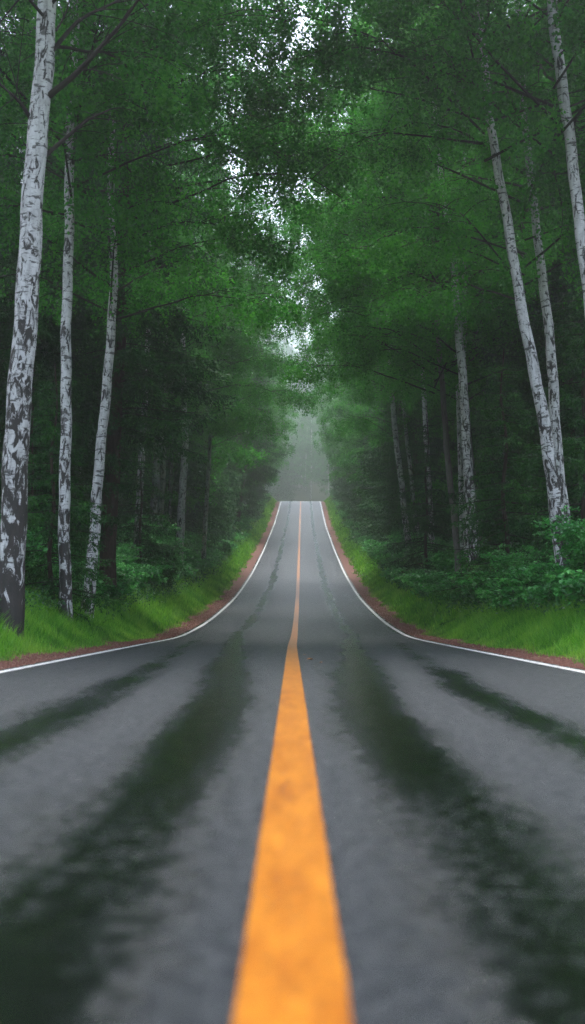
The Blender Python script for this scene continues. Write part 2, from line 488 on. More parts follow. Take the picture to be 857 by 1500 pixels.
def ground_mesh():
    ds = np.concatenate([np.arange(-60, 0, 4), np.arange(0, 70, 0.8), np.arange(70, 280, 2.0), np.arange(280, 400, 8), np.arange(400, 1150, 50)])
    half = np.array([0, 3.7, 4.0, 4.3, 4.6, 4.9, 5.2, 5.6, 6, 6.5, 7, 7.6, 8.3, 9, 10, 11, 12.5, 14, 16, 18, 21, 25, 30, 36, 45, 60, 90, 140, 220, 400.0])
    us = np.concatenate([-half[:0:-1], half])
    D, U = np.meshgrid(ds, us, indexing='ij')
    X = road_x(D) + U
    Z = ground_z(X, D)
    v = np.stack([X, D, Z], -1).reshape(-1, 3)
    a, b = len(ds), len(us)
    i, j = np.meshgrid(np.arange(a - 1), np.arange(b - 1), indexing='ij')
    q = np.stack([i * b + j, i * b + j + 1, (i + 1) * b + j + 1, (i + 1) * b + j], -1).reshape(-1, 4)
    um = np.abs((us[j] + us[j + 1]) / 2).reshape(-1)
    idx = np.where(um < 4.6, 0, np.where(um < 6.6, 1, 2))
    o = link('ground', mesh_arrays('ground', v, q, [M['shoulder'], M['verge'], M['soil']], mat_idx=idx, smooth=True))
    o['kind'] = 'structure'
ground_mesh()

# loose gravel on the shoulders
def gravel():
    n = 16000
    d = 12 + 75 * RNG.random(n) ** 1.3
    s = np.sign(RNG.random(n) - 0.5)
    u = s * (3.66 + 1.15 * RNG.random(n) ** 1.0 + 0.05 * RNG.normal(size=n))
    x = road_x(d) + u
    z = np.where(np.abs(u) < 3.66, road_z(d), ground_z(x, d)) + 0.004
    c = np.stack([x, d, z], -1)
    r = RNG.uniform(0.008, 0.03, n)
    base = np.array([[1, 0, 0], [0, 1, 0], [-1, 0, 0], [0, -1, 0], [0, 0, 0.8], [0, 0, -0.8]], float)
    vv = base[None] * (1 + 0.5 * (RNG.random((n, 6, 3)) - 0.5)) * r[:, None, None] + c[:, None]
    t = np.array([[0, 1, 4], [1, 2, 4], [2, 3, 4], [3, 0, 4], [1, 0, 5], [2, 1, 5], [3, 2, 5], [0, 3, 5]])
    f = (t[None] + 6 * np.arange(n)[:, None, None]).reshape(-1, 3)
    o = link('gravel', mesh_arrays('gravel', vv.reshape(-1, 3), f, [M['shoulder']]))
    tag(o, 'loose reddish brown gravel and needle litter along both road edges', 'gravel', None, 'stuff')
gravel()

# ------------------------------------------------------------------ grass and undergrowth (stuff)
def grass(name, label, side):
    P = []
    for (d0, d1, per, hh, ww) in ((16, 45, 1500, 0.20, 0.010), (45, 90, 420, 0.24, 0.022), (90, 262, 110, 0.30, 0.06)):
        n = int((d1 - d0) * 2.6 * per * 0.55)
        d = RNG.uniform(d0, d1, n)
        u = 4.38 + 2.5 * RNG.random(n) ** 1.15 + 0.10 * RNG.normal(size=n) + 0.18 * np.sin(d * 0.9) * np.sin(d * .37 + side)
        keep = (bumps(u * 7, d * 6 + side * 50) > -0.28 * RNG.random(n) * 2)
        d, u = d[keep], u[keep]; n = len(d)
        x = road_x(d) + side * u
        z = ground_z(x, d) - 0.02
        tall = 1 + 0.8 * np.clip((u - 4.9) / 1.2, 0, 1) + 0.6 * bumps(x * 3, d * 2)
        h = hh * RNG.uniform(0.5, 1.5, n) * tall * np.clip(u - 3.95, 0.3, 1)
        ang = RNG.uniform(0, 6.283, n)
        w = ww * RNG.uniform(0.6, 1.3, n)
        sx, sy = np.cos(ang) * w * 0.5, np.sin(ang) * w * 0.5
        la = RNG.uniform(0, 6.283, n); lean = RNG.uniform(0.1, 0.75, n) * h
        lx, ly = np.cos(la) * lean, np.sin(la) * lean
        b0 = np.stack([x - sx, d - sy, z], 1); b1 = np.stack([x + sx, d + sy, z], 1)
        m0 = np.stack([x - sx * .8 + lx * .35, d - sy * .8 + ly * .35, z + h * .6], 1)
        m1 = np.stack([x + sx * .8 + lx * .35, d + sy * .8 + ly * .35, z + h * .6], 1)
        t0 = np.stack([x - sx * .1 + lx, d + ly - sy * .1, z + h], 1); t1 = np.stack([x + sx * .1 + lx, d + ly + sy * .1, z + h * .99], 1)
        v = np.stack([b0, b1, m1, m0, t1, t0], 1).reshape(-1, 3)
        k = 6 * np.arange(n)[:, None]
        q = np.concatenate([k + np.array([[0, 1, 2, 3]]), k + np.array([[3, 2, 4, 5]])])
        P.append((v, q, 0))
    v, f, i = combine(P)
    o = link(name, mesh_arrays(name, v, f, [M['grass']]))
    tag(o, label, 'grass', None, 'stuff')
grass('grass', 'bright green verge grass left of the road', -1)
grass('grass', 'bright green verge grass right of the road', 1)

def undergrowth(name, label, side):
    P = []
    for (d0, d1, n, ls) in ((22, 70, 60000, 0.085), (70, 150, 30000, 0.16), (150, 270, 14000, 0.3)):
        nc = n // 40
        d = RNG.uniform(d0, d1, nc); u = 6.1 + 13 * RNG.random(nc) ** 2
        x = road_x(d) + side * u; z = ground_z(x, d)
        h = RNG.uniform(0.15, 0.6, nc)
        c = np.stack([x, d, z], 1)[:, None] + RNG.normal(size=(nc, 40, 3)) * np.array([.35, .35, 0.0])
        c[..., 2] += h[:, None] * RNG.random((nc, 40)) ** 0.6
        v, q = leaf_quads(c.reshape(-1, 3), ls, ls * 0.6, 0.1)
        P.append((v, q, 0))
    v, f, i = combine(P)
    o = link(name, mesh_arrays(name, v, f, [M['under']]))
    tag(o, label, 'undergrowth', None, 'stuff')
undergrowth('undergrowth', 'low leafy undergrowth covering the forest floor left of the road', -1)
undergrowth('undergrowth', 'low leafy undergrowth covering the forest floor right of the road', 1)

# ------------------------------------------------------------------ tree prototypes
def birch_crown(seed, H, z0, R, nleaf, ls, hang=0.8):
    """limbs + leaves; trunk along +z from the origin"""
    r = np.random.default_rng(seed)
    T = Tubes(); C = []; Wt = []
    nl = 56
    for i in range(nl):
        f = (i + r.random()) / nl
        z = z0 + (H - z0) * f * 0.97
        L = R * (0.35 + 0.75 * np.sin(np.pi * min(1, (f * 0.85 + 0.15))) ** 0.8) * r.uniform(0.75, 1.2) * (1 - 0.55 * f ** 3)
        az = i * 2.4 + r.normal() * 0.4
        s = np.linspace(0, 1, 9)
        rise = r.uniform(0.35, 0.8) * L
        hx = L * (s ** 0.9)
        hz = rise * s - 0.35 * L * s ** 3
        wob = np.cumsum(r.normal(size=(9, 3)) * 0.06 * L / 3, axis=0)
        p = np.stack([np.cos(az) * hx, np.sin(az) * hx, z + hz], 1) + wob * s[:, None]
        T.add(p, 0.036 * (1 - f * .6) * (L / R) * (1 - 0.85 * s) + 0.005, 5)
        # secondary branches
        for k in range(11):
            t = r.uniform(0.15, 1.0)
            b = np.array([np.interp(t, s, p[:, a]) for a in range(3)])
            az2 = az + r.choice([-1, 1]) * r.uniform(0.4, 1.3)
            l2 = L * 0.38 * r.uniform(0.5, 1.2)
            q = np.linspace(0, 1, 5)
            q_pts = b + np.stack([np.cos(az2) * l2 * q, np.sin(az2) * l2 * q, l2 * (0.35 * q - 0.55 * hang * q ** 2.2)], 1)
            T.add(q_pts, 0.012 * (1 - 0.8 * q) + 0.003, 3)
            # hanging twigs that carry the leaves
            for h in range(5):
                tt = r.uniform(0.25, 1)
                c = np.array([np.interp(tt, q, q_pts[:, a]) for a in range(3)])
                hl = r.uniform(0.4, 1.5) * hang
                C.append(np.concatenate([c, [hl, r.uniform(0.09, 0.26)]]))
                Wt.append(r.uniform(0.3, 1.4) * (0.6 + 0.5 * t) * (0.5 + L / R))
    C = np.array(C); Wt = np.array(Wt); Wt /= Wt.sum()
    pick = r.choice(len(C), nleaf, p=Wt)
    cc = C[pick]
    u = r.random(nleaf)
    pos = cc[:, :3] + r.normal(size=(nleaf, 3)) * cc[:, 4:5] * (0.5 + 0.7 * (1 - u[:, None])) * np.array([1, 1, .6])
    pos[:, 2] -= cc[:, 3] * u
    v, q = leaf_quads(pos, ls, ls * 0.72, 0.35, r)
    tv, tf, _ = T.arrays()
    V, F, I = combine([(v, q, 0), (tv, tf, 1)])
    return mesh_arrays('birch_crown', V, F, [M['birch_leaf'], M['twig']], mat_idx=I)

def spruce_crown(seed, H, z0, R, ns, ls, dead=True):
    """drooping whorls of needle fans"""
    r = np.random.default_rng(seed)
    T = Tubes(); A = []; B = []; LN = []
    z = z0
    while z < H - 0.3:
        f = (z - z0) / (H - z0)
        Rz = R * (1 - f) ** 0.75 * (0.75 + 0.25 * min(1, f * 8)) * r.uniform(0.8, 1.15)
        nb = r.integers(4, 7)
        a0 = r.uniform(0, 6.28)
        for k in range(nb):
            L = Rz * r.uniform(0.65, 1.2) + 0.2
            az = a0 + k * 6.283 / nb + r.normal() * 0.25
            s = np.linspace(0, 1, 8)
            droop = r.uniform(0.28, 0.6) * (1 - 0.5 * f)
            pz = z + L * (0.12 * s - droop * s ** 1.4 + 0.12 * s ** 4) + 0.5 * r.normal() * 0.3
            bend = r.normal() * 0.15 * L
            p = np.stack([np.cos(az) * L * s - np.sin(az) * bend * s ** 2, np.sin(az) * L * s + np.cos(az) * bend * s ** 2, pz], 1)
            T.add(p, 0.018 * (1 - f * .5) * (1 - 0.85 * s) + 0.003, 4)
            m = max(4, int(ns * L / R))
            t = np.linspace(0.18, 1.0, m) + r.normal(size=m) * 0.02
            for sg in (-1, 1):
                c = np.stack([np.interp(t, s, p[:, a]) for a in range(3)], 1)
                wl_ = (0.42 * L * (1 - t) ** 0.7 * np.clip(t * 4, 0.3, 1) + 0.12) * r.uniform(0.6, 1.2, m)
                aa = az + sg * r.uniform(0.6, 1.15, m)
                dr = r.uniform(0.2, 0.9, m)
                e = c + np.stack([np.cos(aa) * wl_, np.sin(aa) * wl_, -wl_ * dr], 1)
                A.append(c); B.append(e); LN.append(wl_)
            # hanging curtain twigs
            m2 = m // 2
            t = r.uniform(0.25, 1, m2)
            c = np.stack([np.interp(t, s, p[:, a]) for a in range(3)], 1)
            hl = r.uniform(0.2, 0.7, m2) * min(1, L / 2)
            A.append(c); B.append(c + np.stack([r.normal(size=m2) * .1, r.normal(size=m2) * .1, -hl], 1)); LN.append(hl)
        z += r.uniform(0.32, 0.62) * (1 if f < 0.7 else 0.7)
    A = np.concatenate(A); B = np.concatenate(B); LN = np.concatenate(LN)
    cnt = np.maximum(3, (LN / (ls * 0.30)).astype(int))
    idx = np.repeat(np.arange(len(A)), cnt)
    tt = r.random(len(idx))
    d = unit(B[idx] - A[idx])
    base = A[idx] + (B[idx] - A[idx]) * tt[:, None]
    sd = r.normal(size=(len(idx), 3)) * np.array([.6, .6, .35])
    ax = unit(d * 0.9 + sd)
    side = unit(np.cross(ax, r.normal(size=(len(idx), 3)) * .5 + np.array([0, 0, 1])))
    l = ls * r.uniform(0.6, 1.4, len(idx))[:, None]; w = l * 0.34
    v = np.stack([base, base + ax * l * .4 + side * w * .5, base + ax * l, base + ax * l * .4 - side * w * .5], 1).reshape(-1, 3)
    q = np.arange(4 * len(idx)).reshape(-1, 4)
    if dead:                                         # dry bare lower branches
        for k in range(22):
            zz = r.uniform(2.0, max(2.5, z0 + 1.5)); az = r.uniform(0, 6.28); L = r.uniform(0.5, 1.8)
            s = np.linspace(0, 1, 4)
            T.add(np.stack([np.cos(az) * L * s, np.sin(az) * L * s, zz - 0.15 * L * s ** 2], 1), 0.012 * (1 - .8 * s) + .003, 3)
    tv, tf, _ = T.arrays()
    V, F, I = combine([(v, q, 0), (tv, tf, 1)])
    return mesh_arrays('spruce_crown', V, F, [M['needle'], M['twig']], mat_idx=I)

def trunk_mesh(seed, H, r0, mat, bend=0.3, seg=12, name='trunk'):
    r = np.random.default_rng(seed)
    n = 26
    s = np.linspace(0, 1, n)
    ph = r.uniform(0, 6.28, 4)
    x = bend * (np.sin(s * 4 + ph[0]) - np.sin(ph[0])) * s * 0.7 + 0.06 * np.sin(s * 17 + ph[1])
    y = bend * (np.sin(s * 3.4 + ph[2]) - np.sin(ph[2])) * s * 0.7
    rad = r0 * (1 - s) ** 0.75 * 0.95 + 0.012 + r0 * 0.45 * np.exp(-s * H / 0.35)
    T = Tubes(); T.add(np.stack([x, y, s * (H + 0.4) - 0.4], 1), rad, seg, knob=0.06)
    return T.mesh(name, mat)

BC = [birch_crown(11, 25, 10.0, 5.8, 120000, 0.105), birch_crown(12, 27, 11.0, 6.6, 130000, 0.105), birch_crown(13, 23, 8.0, 5.4, 100000, 0.105)]
BCF = [birch_crown(14, 26, 5.0, 5.3, 46000, 0.19), birch_crown(15, 28, 4.0, 5.7, 50000, 0.19), birch_crown(16, 24, 3.5, 5.0, 42000, 0.19)]
BH = [25, 27, 23]; BHF = [26, 28, 24]
BT = [trunk_mesh(21 + i, h, 0.17, M['birch'], 0.45) for i, h in enumerate(BH)]
BTF = [trunk_mesh(31 + i, h, 0.18, M['birch'], 0.5, 8) for i, h in enumerate(BHF)]
SC = [spruce_crown(41, 26, 3.0, 3.9, 34, 0.12), spruce_crown(42, 28, 1.5, 4.3, 36, 0.12), spruce_crown(43, 22, 1.0, 3.5, 32, 0.12)]
SCF = [spruce_crown(44, 26, 1.2, 4.2, 20, 0.26, False), spruce_crown(45, 24, 0.8, 3.9, 20, 0.26, False)]
SH = [26, 28, 22]; SHF = [26, 24]
ST = [trunk_mesh(51 + i, h, 0.22, M['spruce_bark'], 0.12) for i, h in enumerate(SH)]
STF = [trunk_mesh(55 + i, h, 0.22, M['spruce_bark'], 0.12, 8) for i, h in enumerate(SHF)]
YC = [spruce_crown(61, 7, 0.3, 1.9, 20, 0.09, False), spruce_crown(62, 5, 0.2, 1.6, 18, 0.085, False)]
YT = [trunk_mesh(63, 7, 0.07, M['spruce_bark'], 0.05, 7), trunk_mesh(64, 5, 0.05, M['spruce_bark'], 0.05, 7)]

def tree(kind, x, d, label, group, scale=1.0, rot=None, var=None, far=False, lean=0.0, age=1.0):
    rot = random.uniform(0, 6.283) if rot is None else rot
    z = float(ground_z(np.array(x), np.array(d)))
    if kind == 'birch':
        cs, ts = (BCF, BTF) if far else (BC, BT)
    elif kind == 'spruce':
        cs, ts = (SCF, STF) if far else (SC, ST)
    else:
        cs, ts = YC, YT
    v = random.randrange(len(cs)) if var is None else var
    t = thing({'birch': 'birch_tree', 'spruce': 'spruce_tree', 'young': 'young_spruce_tree'}[kind], label,
              {'birch': 'birch tree', 'spruce': 'spruce tree', 'young': 'young spruce'}[kind], (x, d, z), 0, group, scale)
    t.rotation_mode = 'ZYX'                          # spin first, then lean
    t.rotation_euler = (random.gauss(0, 0.012), lean, rot)
    a = link('trunk', ts[v], t); a['bark_age'] = age
    link('crown', cs[v], t)
    return t

# ------------------------------------------------------------------ the individual trees one can pick out
def px2x(px, d): return (px - 428.5) * d / 2000.0
def z_at(py, d): return EYE + d * math.tan(PITCH + math.atan((750 - py) / 2000.0))

def hero(label, pts, d, w0, w1, mat='birch', crown=None, top=None, age=1.0, flare=0.35, limbs=(), cat='birch tree', crown_scale=1.0, crown_dz=0, crot=0.0, top_off=(0, 0), name=None):
    """pts: trunk line read off the photograph as (px, py) from base to top, set up at its own distance d;
    the trunk then continues above the frame to `top` metres."""
    X = [px2x(p, d) for p, _ in pts]; Z = [z_at(q, d) for _, q in pts]
    x0 = X[0]
    zg = float(ground_z(np.array(x0), np.array(d)))
    if Z[0] > zg:                                    # carry the trunk down to the ground behind the bushes
        sl = (X[1] - X[0]) / (Z[1] - Z[0])
        x0 = X[0] - sl * (Z[0] - zg)
        zg = float(ground_z(np.array(x0), np.array(d)))
        X.insert(0, x0); Z.insert(0, zg - 0.25)
    else:
        Z[0] = zg - 0.25
    if top and top > Z[-1]:
        sl = (X[-1] - X[-2]) / (Z[-1] - Z[-2]) * 0.6
        n = 4
        for k in range(1, n + 1):
            zz = Z[-1] + (top - Z[-1]) / (n - k + 1) if k < n else top
            X.append(X[-1] + sl * (zz - Z[-1])); Z.append(zz); sl *= 0.7
    X = np.array(X) - x0; Z = np.array(Z) - zg
    zz = np.linspace(Z[0], Z[-1], 60)
    # smooth the polyline
    xx = np.interp(zz, Z, X)
    for _ in range(10):
        xx[1:-1] = (xx[:-2] + 2 * xx[1:-1] + xx[2:]) / 4
    xx += 0.02 * np.sin(zz * 1.3 + d) + 0.012 * np.sin(zz * 3.7 + 2 * d)
    yy = 0.04 * np.sin(zz * 0.8 + d)
    s = (zz - zz[0]) / (zz[-1] - zz[0])
    zvis = z_at(pts[-1][1], d) - zg
    rad = np.interp(zz, [0, zvis, max(zvis + 1, zz[-1])], [w0 / 2, w1 / 2, 0.02 if top else w1 / 2 * 0.6])
    rad = rad * (1 + flare * np.exp(-np.maximum(zz, 0) / 0.5))
    T = Tubes(); T.add(np.stack([xx, yy, zz], 1), rad, 18, knob=0.05)
    t = thing(name or cat.replace(' ', '_'), label, cat, (x0, d, zg))
    tr = link('trunk', T.mesh('trunk', M[mat]), t); tr['bark_age'] = age
    for lp in limbs:                                 # (px, py, dd) polylines: dark side limbs
        P = np.array([[px2x(a, d + c) - x0, c, z_at(b, d + c) - zg] for a, b, c in lp[1]])
        q = np.linspace(0, 1, 14); k = np.linspace(0, 1, len(P))
        pp = np.stack([np.interp(q, k, P[:, i]) for i in range(3)], 1)
        for _ in range(2): pp[1:-1] = (pp[:-2] + 2 * pp[1:-1] + pp[2:]) / 4
        B = Tubes(); B.add(pp, lp[0] * (1 - 0.75 * q) + 0.004, 7, knob=0.2)
        rr = np.random.default_rng(int(lp[1][0][0] * 7 + lp[1][0][1]))
        for _ in range(9):                           # side twigs
            i0 = rr.integers(4, 14); b = pp[i0 % 14]
            dirv = unit(pp[min(i0, 13)] - pp[min(i0, 13) - 1] + rr.normal(size=3) * 0.10)
            L = rr.uniform(0.4, 1.4); qq = np.linspace(0, 1, 5)[:, None]
            tw = b + dirv * L * qq + np.array([0, 0, -0.25]) * L * qq ** 2 + rr.normal(size=3) * 0.4 * L * qq
            B.add(tw, lp[0] * 0.22 * (1 - 0.8 * qq[:, 0]) + 0.003, 4)
        link('branch', B.mesh('branch', M['twig']), t)
    if crown is not None:
        c = link('crown', crown[0], t)
        zc = crown[1]
        c.location = (float(np.interp(zc, zz, xx)), 0, crown_dz); c.rotation_euler = (0, 0, crot)
        c.scale = (crown_scale,) * 3
    return t

hero('thick white birch with dark rough base, nearest trunk at the far left', [(12, 905), (20, 700), (30, 500), (43, 250), (58, 0)], 25, 0.52, 0.35, top=24, age=1.5,
     flare=0.25, crown=(BC[1], 13), crot=1.0, limbs=[
     (0.045, [(66, 75, 0), (105, 28, .4), (150, 8, .8), (210, -20, 1.5)]),
     (0.06, [(62, 140, 0), (100, 112, -.3), (140, 68, -.6), (175, 30, -.9), (205, -15, -1.2)]),
     (0.045, [(50, 235, 0), (85, 205, .4), (120, 175, .9), (155, 160, 1.6)]),
     (0.04, [(36, 175, 0), (20, 150, -.2), (0, 133, -.5), (-30, 110, -.9)]),
     (0.02, [(72, 45, 0), (86, 20, .3), (95, -10, .5)])])
hero('straight slim birch with black marks, second trunk from the left', [(96, 908), (93, 600), (94, 300), (100, 0)], 33, 0.30, 0.20, top=24, age=0.9,
     crown=(BC[0], 14), crot=2.2, limbs=[(0.02, [(98, 130, 0), (130, 110, .5), (170, 120, 1.0)])])
hero('pale crooked birch curving right then left beside the dark spruce trunk', [(128, 900), (136, 790), (147, 650), (158, 500), (166, 420), (162, 350), (153, 305), (158, 220), (163, 60)], 37, 0.32, 0.16,
     top=22, age=0.3, crown=(BC[2], 14), crot=0.3, limbs=[
     (0.014, [(165, 230, 0), (205, 222, .4), (245, 210, .8), (280, 195, 1.2), (322, 201, 1.6)]),
     (0.012, [(162, 445, 0), (172, 437, -.3), (184, 425, -.4)])])
hero('thick reddish brown spruce trunk close behind the crooked pale birch', [(158, 835), (164, 650), (170, 540), (176, 300), (180, 60)], 46, 0.56, 0.36, mat='spruce_bark', top=27, age=0,
     cat='spruce tree', crown=(SC[0], 10), crown_dz=3.2, crot=1.1, crown_scale=1.12)
hero('dark barked birch with black peeling patches left of the pale forked pair', [(222, 798), (228, 690), (236, 560), (245, 455)], 83, 0.50, 0.32, top=24, age=1.6, crown=(BC[1], 14), crot=2)
hero('slender upright birch just right of the dark peeling one', [(232, 806), (238, 700), (240, 600), (240, 480)], 88, 0.40, 0.28, top=25, age=1.1, crown=(BC[0], 14), crot=4.4)
hero('very thin grey birch between two birches left of the road', [(246, 800), (250, 700), (252, 620)], 92, 0.22, 0.14, top=20, age=0.7, crown=(BC[2], 14), crot=5.2)
hero('bright white birch trunk standing clear at the left edge of the bushes', [(262, 815), (267, 720), (271, 640), (266, 560), (267, 480)], 80, 0.52, 0.26, top=23, age=0.5, crown=(BC[2], 14), crot=3.3)
hero('thin dark leaning spruce before the misty slope left of the road', [(345, 782), (352, 730), (360, 680), (362, 600), (360, 430)], 150, 0.55, 0.35, mat='spruce_bark', top=31, age=0, cat='spruce tree',
     crown=(SC[1], 10), crown_dz=5.0, crot=0.6)

hero('tall white birch cut by the upper right edge, leaning left', [(880, 620), (868, 430), (852, 260), (835, 140), (820, 0)], 31, 0.27, 0.25, top=23, age=0.7, crown=(BC[0], 14), crot=0.9)
hero('leaning white birch right of the road, nearest clear trunk of that side', [(822, 800), (812, 700), (798, 620), (776, 480), (758, 380), (742, 290), (726, 185)], 33, 0.36, 0.20, top=23, age=1.0,
     crown=(BC[1], 14), crot=5.5)
hero('birch with dark broken marks behind the leaning white one', [(830, 790), (822, 700), (814, 580), (805, 430), (792, 330), (782, 240)], 37, 0.36, 0.20, top=24, age=1.1, crown=(BC[2], 14), crot=1.7)
hero('slender smooth grey trunk right of the road, without white bark', [(672, 832), (662, 720), (650, 580), (642, 430), (634, 285)], 54, 0.27, 0.17, mat='grey_bark', top=22, age=0, cat='deciduous tree',
     crown=(BC[2], 14), crot=2.6, limbs=[(0.035, [(636, 372, 0), (592, 330, .5), (555, 300, .8), (525, 283, 1.1), (484, 272, 1.5)]), (0.02, [(560, 303, .8), (540, 298, .9), (522, 294, 1.0)])])
hero('white birch with blocky black bark cracks right of the grey trunk', [(697, 850), (690, 720), (680, 560), (672, 430), (662, 330), (650, 255)], 48, 0.42, 0.20, top=23, age=1.3, crown=(BC[0], 14), crot=3.9)
hero('second birch stem touching the cracked birch at its foot', [(688, 815), (686, 720), (684, 640), (681, 560), (684, 420), (687, 260)], 51, 0.30, 0.12, top=20, age=1.2, crown=(BC[2], 14), crot=0.2)
hero('thin spotted birch leaning left at the edge of the right hand mist', [(599, 802), (592, 740), (582, 650), (575, 580), (571, 480)], 88, 0.42, 0.28, top=24, age=1.0, crown=(BC[1], 14), crot=4.7)
hero('narrow pale birch half hidden by spruce boughs behind the spotted birch', [(614, 795), (606, 730), (598, 650), (590, 570), (586, 480)], 94, 0.30, 0.22, top=23, age=0.6, crown=(BC[2], 14), crot=1.3)
hero('faint grey trunk in the mist right of the crest', [(548, 735), (544, 680), (536, 600), (532, 540)], 150, 0.42, 0.3, mat='grey_bark', top=32, age=0, cat='deciduous tree', crown=(BCF[0], 14), crown_dz=2)
hero('pinkish bare trunk forking high above the leaves of the right side', [(665, 420), (652, 300), (640, 190), (622, 130), (602, 85)], 66, 0.34, 0.22, mat='grey_bark', top=29, age=0, cat='deciduous tree',
     crown=(BC[0], 14), crown_dz=6, crot=2.9, limbs=[(0.05, [(648, 230, 0), (622, 185, -.5), (600, 160, -.9), (570, 150, -1.3)])])

# ------------------------------------------------------------------ the rows of forest behind
HEROX = [(o.location.x, o.location.y) for o in bpy.data.objects if o.type == 'EMPTY']
placed = list(HEROX)
def free(x, d, m):
    return all((x - a) ** 2 + (d - b) ** 2 > m * m for a, b in placed)

def row(side, d0, d1, step, u0, ju, pb, label_b, label_s, group_b, group_s, far_from=85, mind=2.2, tilt=0.02):
    d = d0
    while d < d1:
        dd = d + random.uniform(-0.4, 0.4) * step
        u = u0 + random.uniform(-ju, ju)
        x = float(road_x(dd)) + side * u
        d += step * (1 + max(0, dd - 100) / 500)
        px = 428.5 + 2000 * x / dd
        if dd < 100 and (200 < px < 290 or 560 < px < 630):      # sight lines kept open as in the photograph
            continue
        if not free(x, dd, mind) or abs(x) > 0.214 * dd + 5:
            continue
        placed.append((x, dd))
        far = dd > far_from
        sc = random.uniform(0.85, 1.12)
        if random.random() < pb:
            tree('birch', x, dd, label_b, group_b, sc, far=far, lean=-side * tilt + random.gauss(0, 0.015), age=random.uniform(0.5, 1.4))
        else:
            tree('spruce', x, dd, label_s, group_s, sc, far=far)

SD = {-1: 'left', 1: 'right'}
for kind, x, d, sc, ln, lab in (
        ('birch', -7.2, 62, 1.08, 0.06, 'leafy birch reaching over the road from the left, nearest overhanging crown'),
        ('birch', 7.8, 60, 1.05, -0.035, 'leafy birch leaning over the road behind the grey trunk on the right'),
        ('spruce', 8.8, 97, 1.05, 0.0, 'dark spruce with drooping boughs at the misty side of the spotted birch'),
        ('spruce', 10.2, 50, 0.95, 0.0, 'dark spruce filling the shade behind the leaning white birch'),
        ('spruce', -8.6, 44, 0.9, 0.0, 'dark spruce filling the shade between the two nearest left birches')):
    placed.append((x, d))
    tree(kind, x, d, lab, None, sc, lean=ln)
for sd in (-1, 1):
    n = SD[sd]
    row(sd, 60, 100, 5.0, 7.4 if sd < 0 else 7.9, 0.9, 1.0, f'leafy birch of the front row {n} of the road, before the mist', f'dark spruce of the front row {n} of the road, before the mist',
        f'front row birches {n} of the road', f'front row spruces {n} of the road', tilt=0.055 if sd < 0 else 0.03, far_from=100)
    if sd < 0:
        row(sd, 100, 152, 6.0, 9.6, 0.5, 0.12, 'pale misty birch among the spruces before the left slope', 'mist-greyed spruce before the left slope, beside the leaning dark spruce',
            'misty birches before the left slope', 'misty spruces before the left slope')
    row(sd, 155 if sd < 0 else 100, 258, 6.5, 8.5 if sd < 0 else 9.3, 0.6, 0.6 if sd < 0 else 0.45, f'mist-pale birch beside the climbing road, {n} side', f'mist-pale spruce beside the climbing road, {n} side',
        f'misty roadside birches, {n} side', f'misty roadside spruces, {n} side', tilt=0.0)
    row(sd, 33, 258, 6.0, 12.8, 0.9, 0.35, f'birch in the second row back, {n} of the road', f'dark spruce in the second row back, {n} of the road',
        f'second row birches {n} of the road', f'second row spruces {n} of the road')
    row(sd, 45, 240, 6.0, 16.2, 1.2, 0.12, f'birch deep in the shade of the {n} forest', f'dark spruce deep in the shade of the {n} forest',
        f'deep forest birches {n} of the road', f'deep forest spruces {n} of the road', far_from=60)
    row(sd, 70, 200, 6.5, 20.5, 1.6, 0.05, f'birch deep in the shade of the {n} forest', f'dark spruce deep in the shade of the {n} forest',
        f'deep forest birches {n} of the road', f'deep forest spruces {n} of the road', far_from=50)

# young spruces whose boughs reach the ground
for (px, d, sc, lab) in ((75, 34, 0.9, 'small spruce with bright boughs between the two nearest left birches'),
                         (205, 61, 1.3, 'young spruce with long boughs right of the thick brown trunk'),
                         (45, 42, 1.2, 'young spruce in the gap behind the thickest birch'),
                         (300, 105, 1.3, 'young spruce at the verge below the misty left slope'),
                         (740, 44, 1.2, 'young spruce with fanned boughs left of the leaning birch'),
                         (625, 72, 1.3, 'young spruce between the grey trunk and the spotted birch'),
                         (860, 40, 1.4, 'young spruce behind the rightmost bushes')):
    tree('young', px2x(px, d), d, lab, None, sc)

# beyond the crest the forest closes across the bending road
cnt = 0
for k in range(1500):
    d = random.uniform(300, 640)
    x = random.uniform(-0.065 * d, 0.07 * d)
    if abs(x - float(road_x(d))) < 6.5 or (d < 390 and abs(x) < 0.045 * d) or not free(x, d, 4.5):
        continue
    placed.append((x, d))
    kind = 'birch' if random.random() < 0.5 else 'spruce'
    tree(kind, x, d, f'faint grey-green {kind} on the misty hillside beyond the crest', f'{kind} trees beyond the crest', random.uniform(0.95, 1.3), far=True)
    cnt += 1
    if cnt > 150: break

# ------------------------------------------------------------------ distant woods closing the views between the trunks (stuff)
def distant_woods(name, label, side):
    P = []
    r = np.random.default_rng(90 + side)
    n = 150
    for k in range(n):
        d = r.uniform(30, 300); u = r.uniform(26, 46)
        x = side * u; zg = float(ground_z(np.array(x), np.array(d)))
        H = r.uniform(20, 27); m = 900
        f = r.random(m) ** 0.8
        R = 3.6 * (1 - f) ** 0.8 + 0.2
        a = r.uniform(0, 6.28, m); q = np.sqrt(r.random(m))
        c = np.stack([x + np.cos(a) * R * q, d + np.sin(a) * R * q, zg + 0.3 + f * H - 0.3 * R * q], 1)
        v, fq = leaf_quads(c, 1.1, 0.42, 0.3, r)
        P.append((v, fq, 0))
    v, f, i = combine(P)
    o = link(name, mesh_arrays(name, v, f, [M['needle']]))
    tag(o, label, 'woods', None, 'stuff')
distant_woods('distant_woods', 'dark mass of forest far behind the left trunks', -1)
distant_woods('distant_woods', 'dark mass of forest far behind the right trunks', 1)

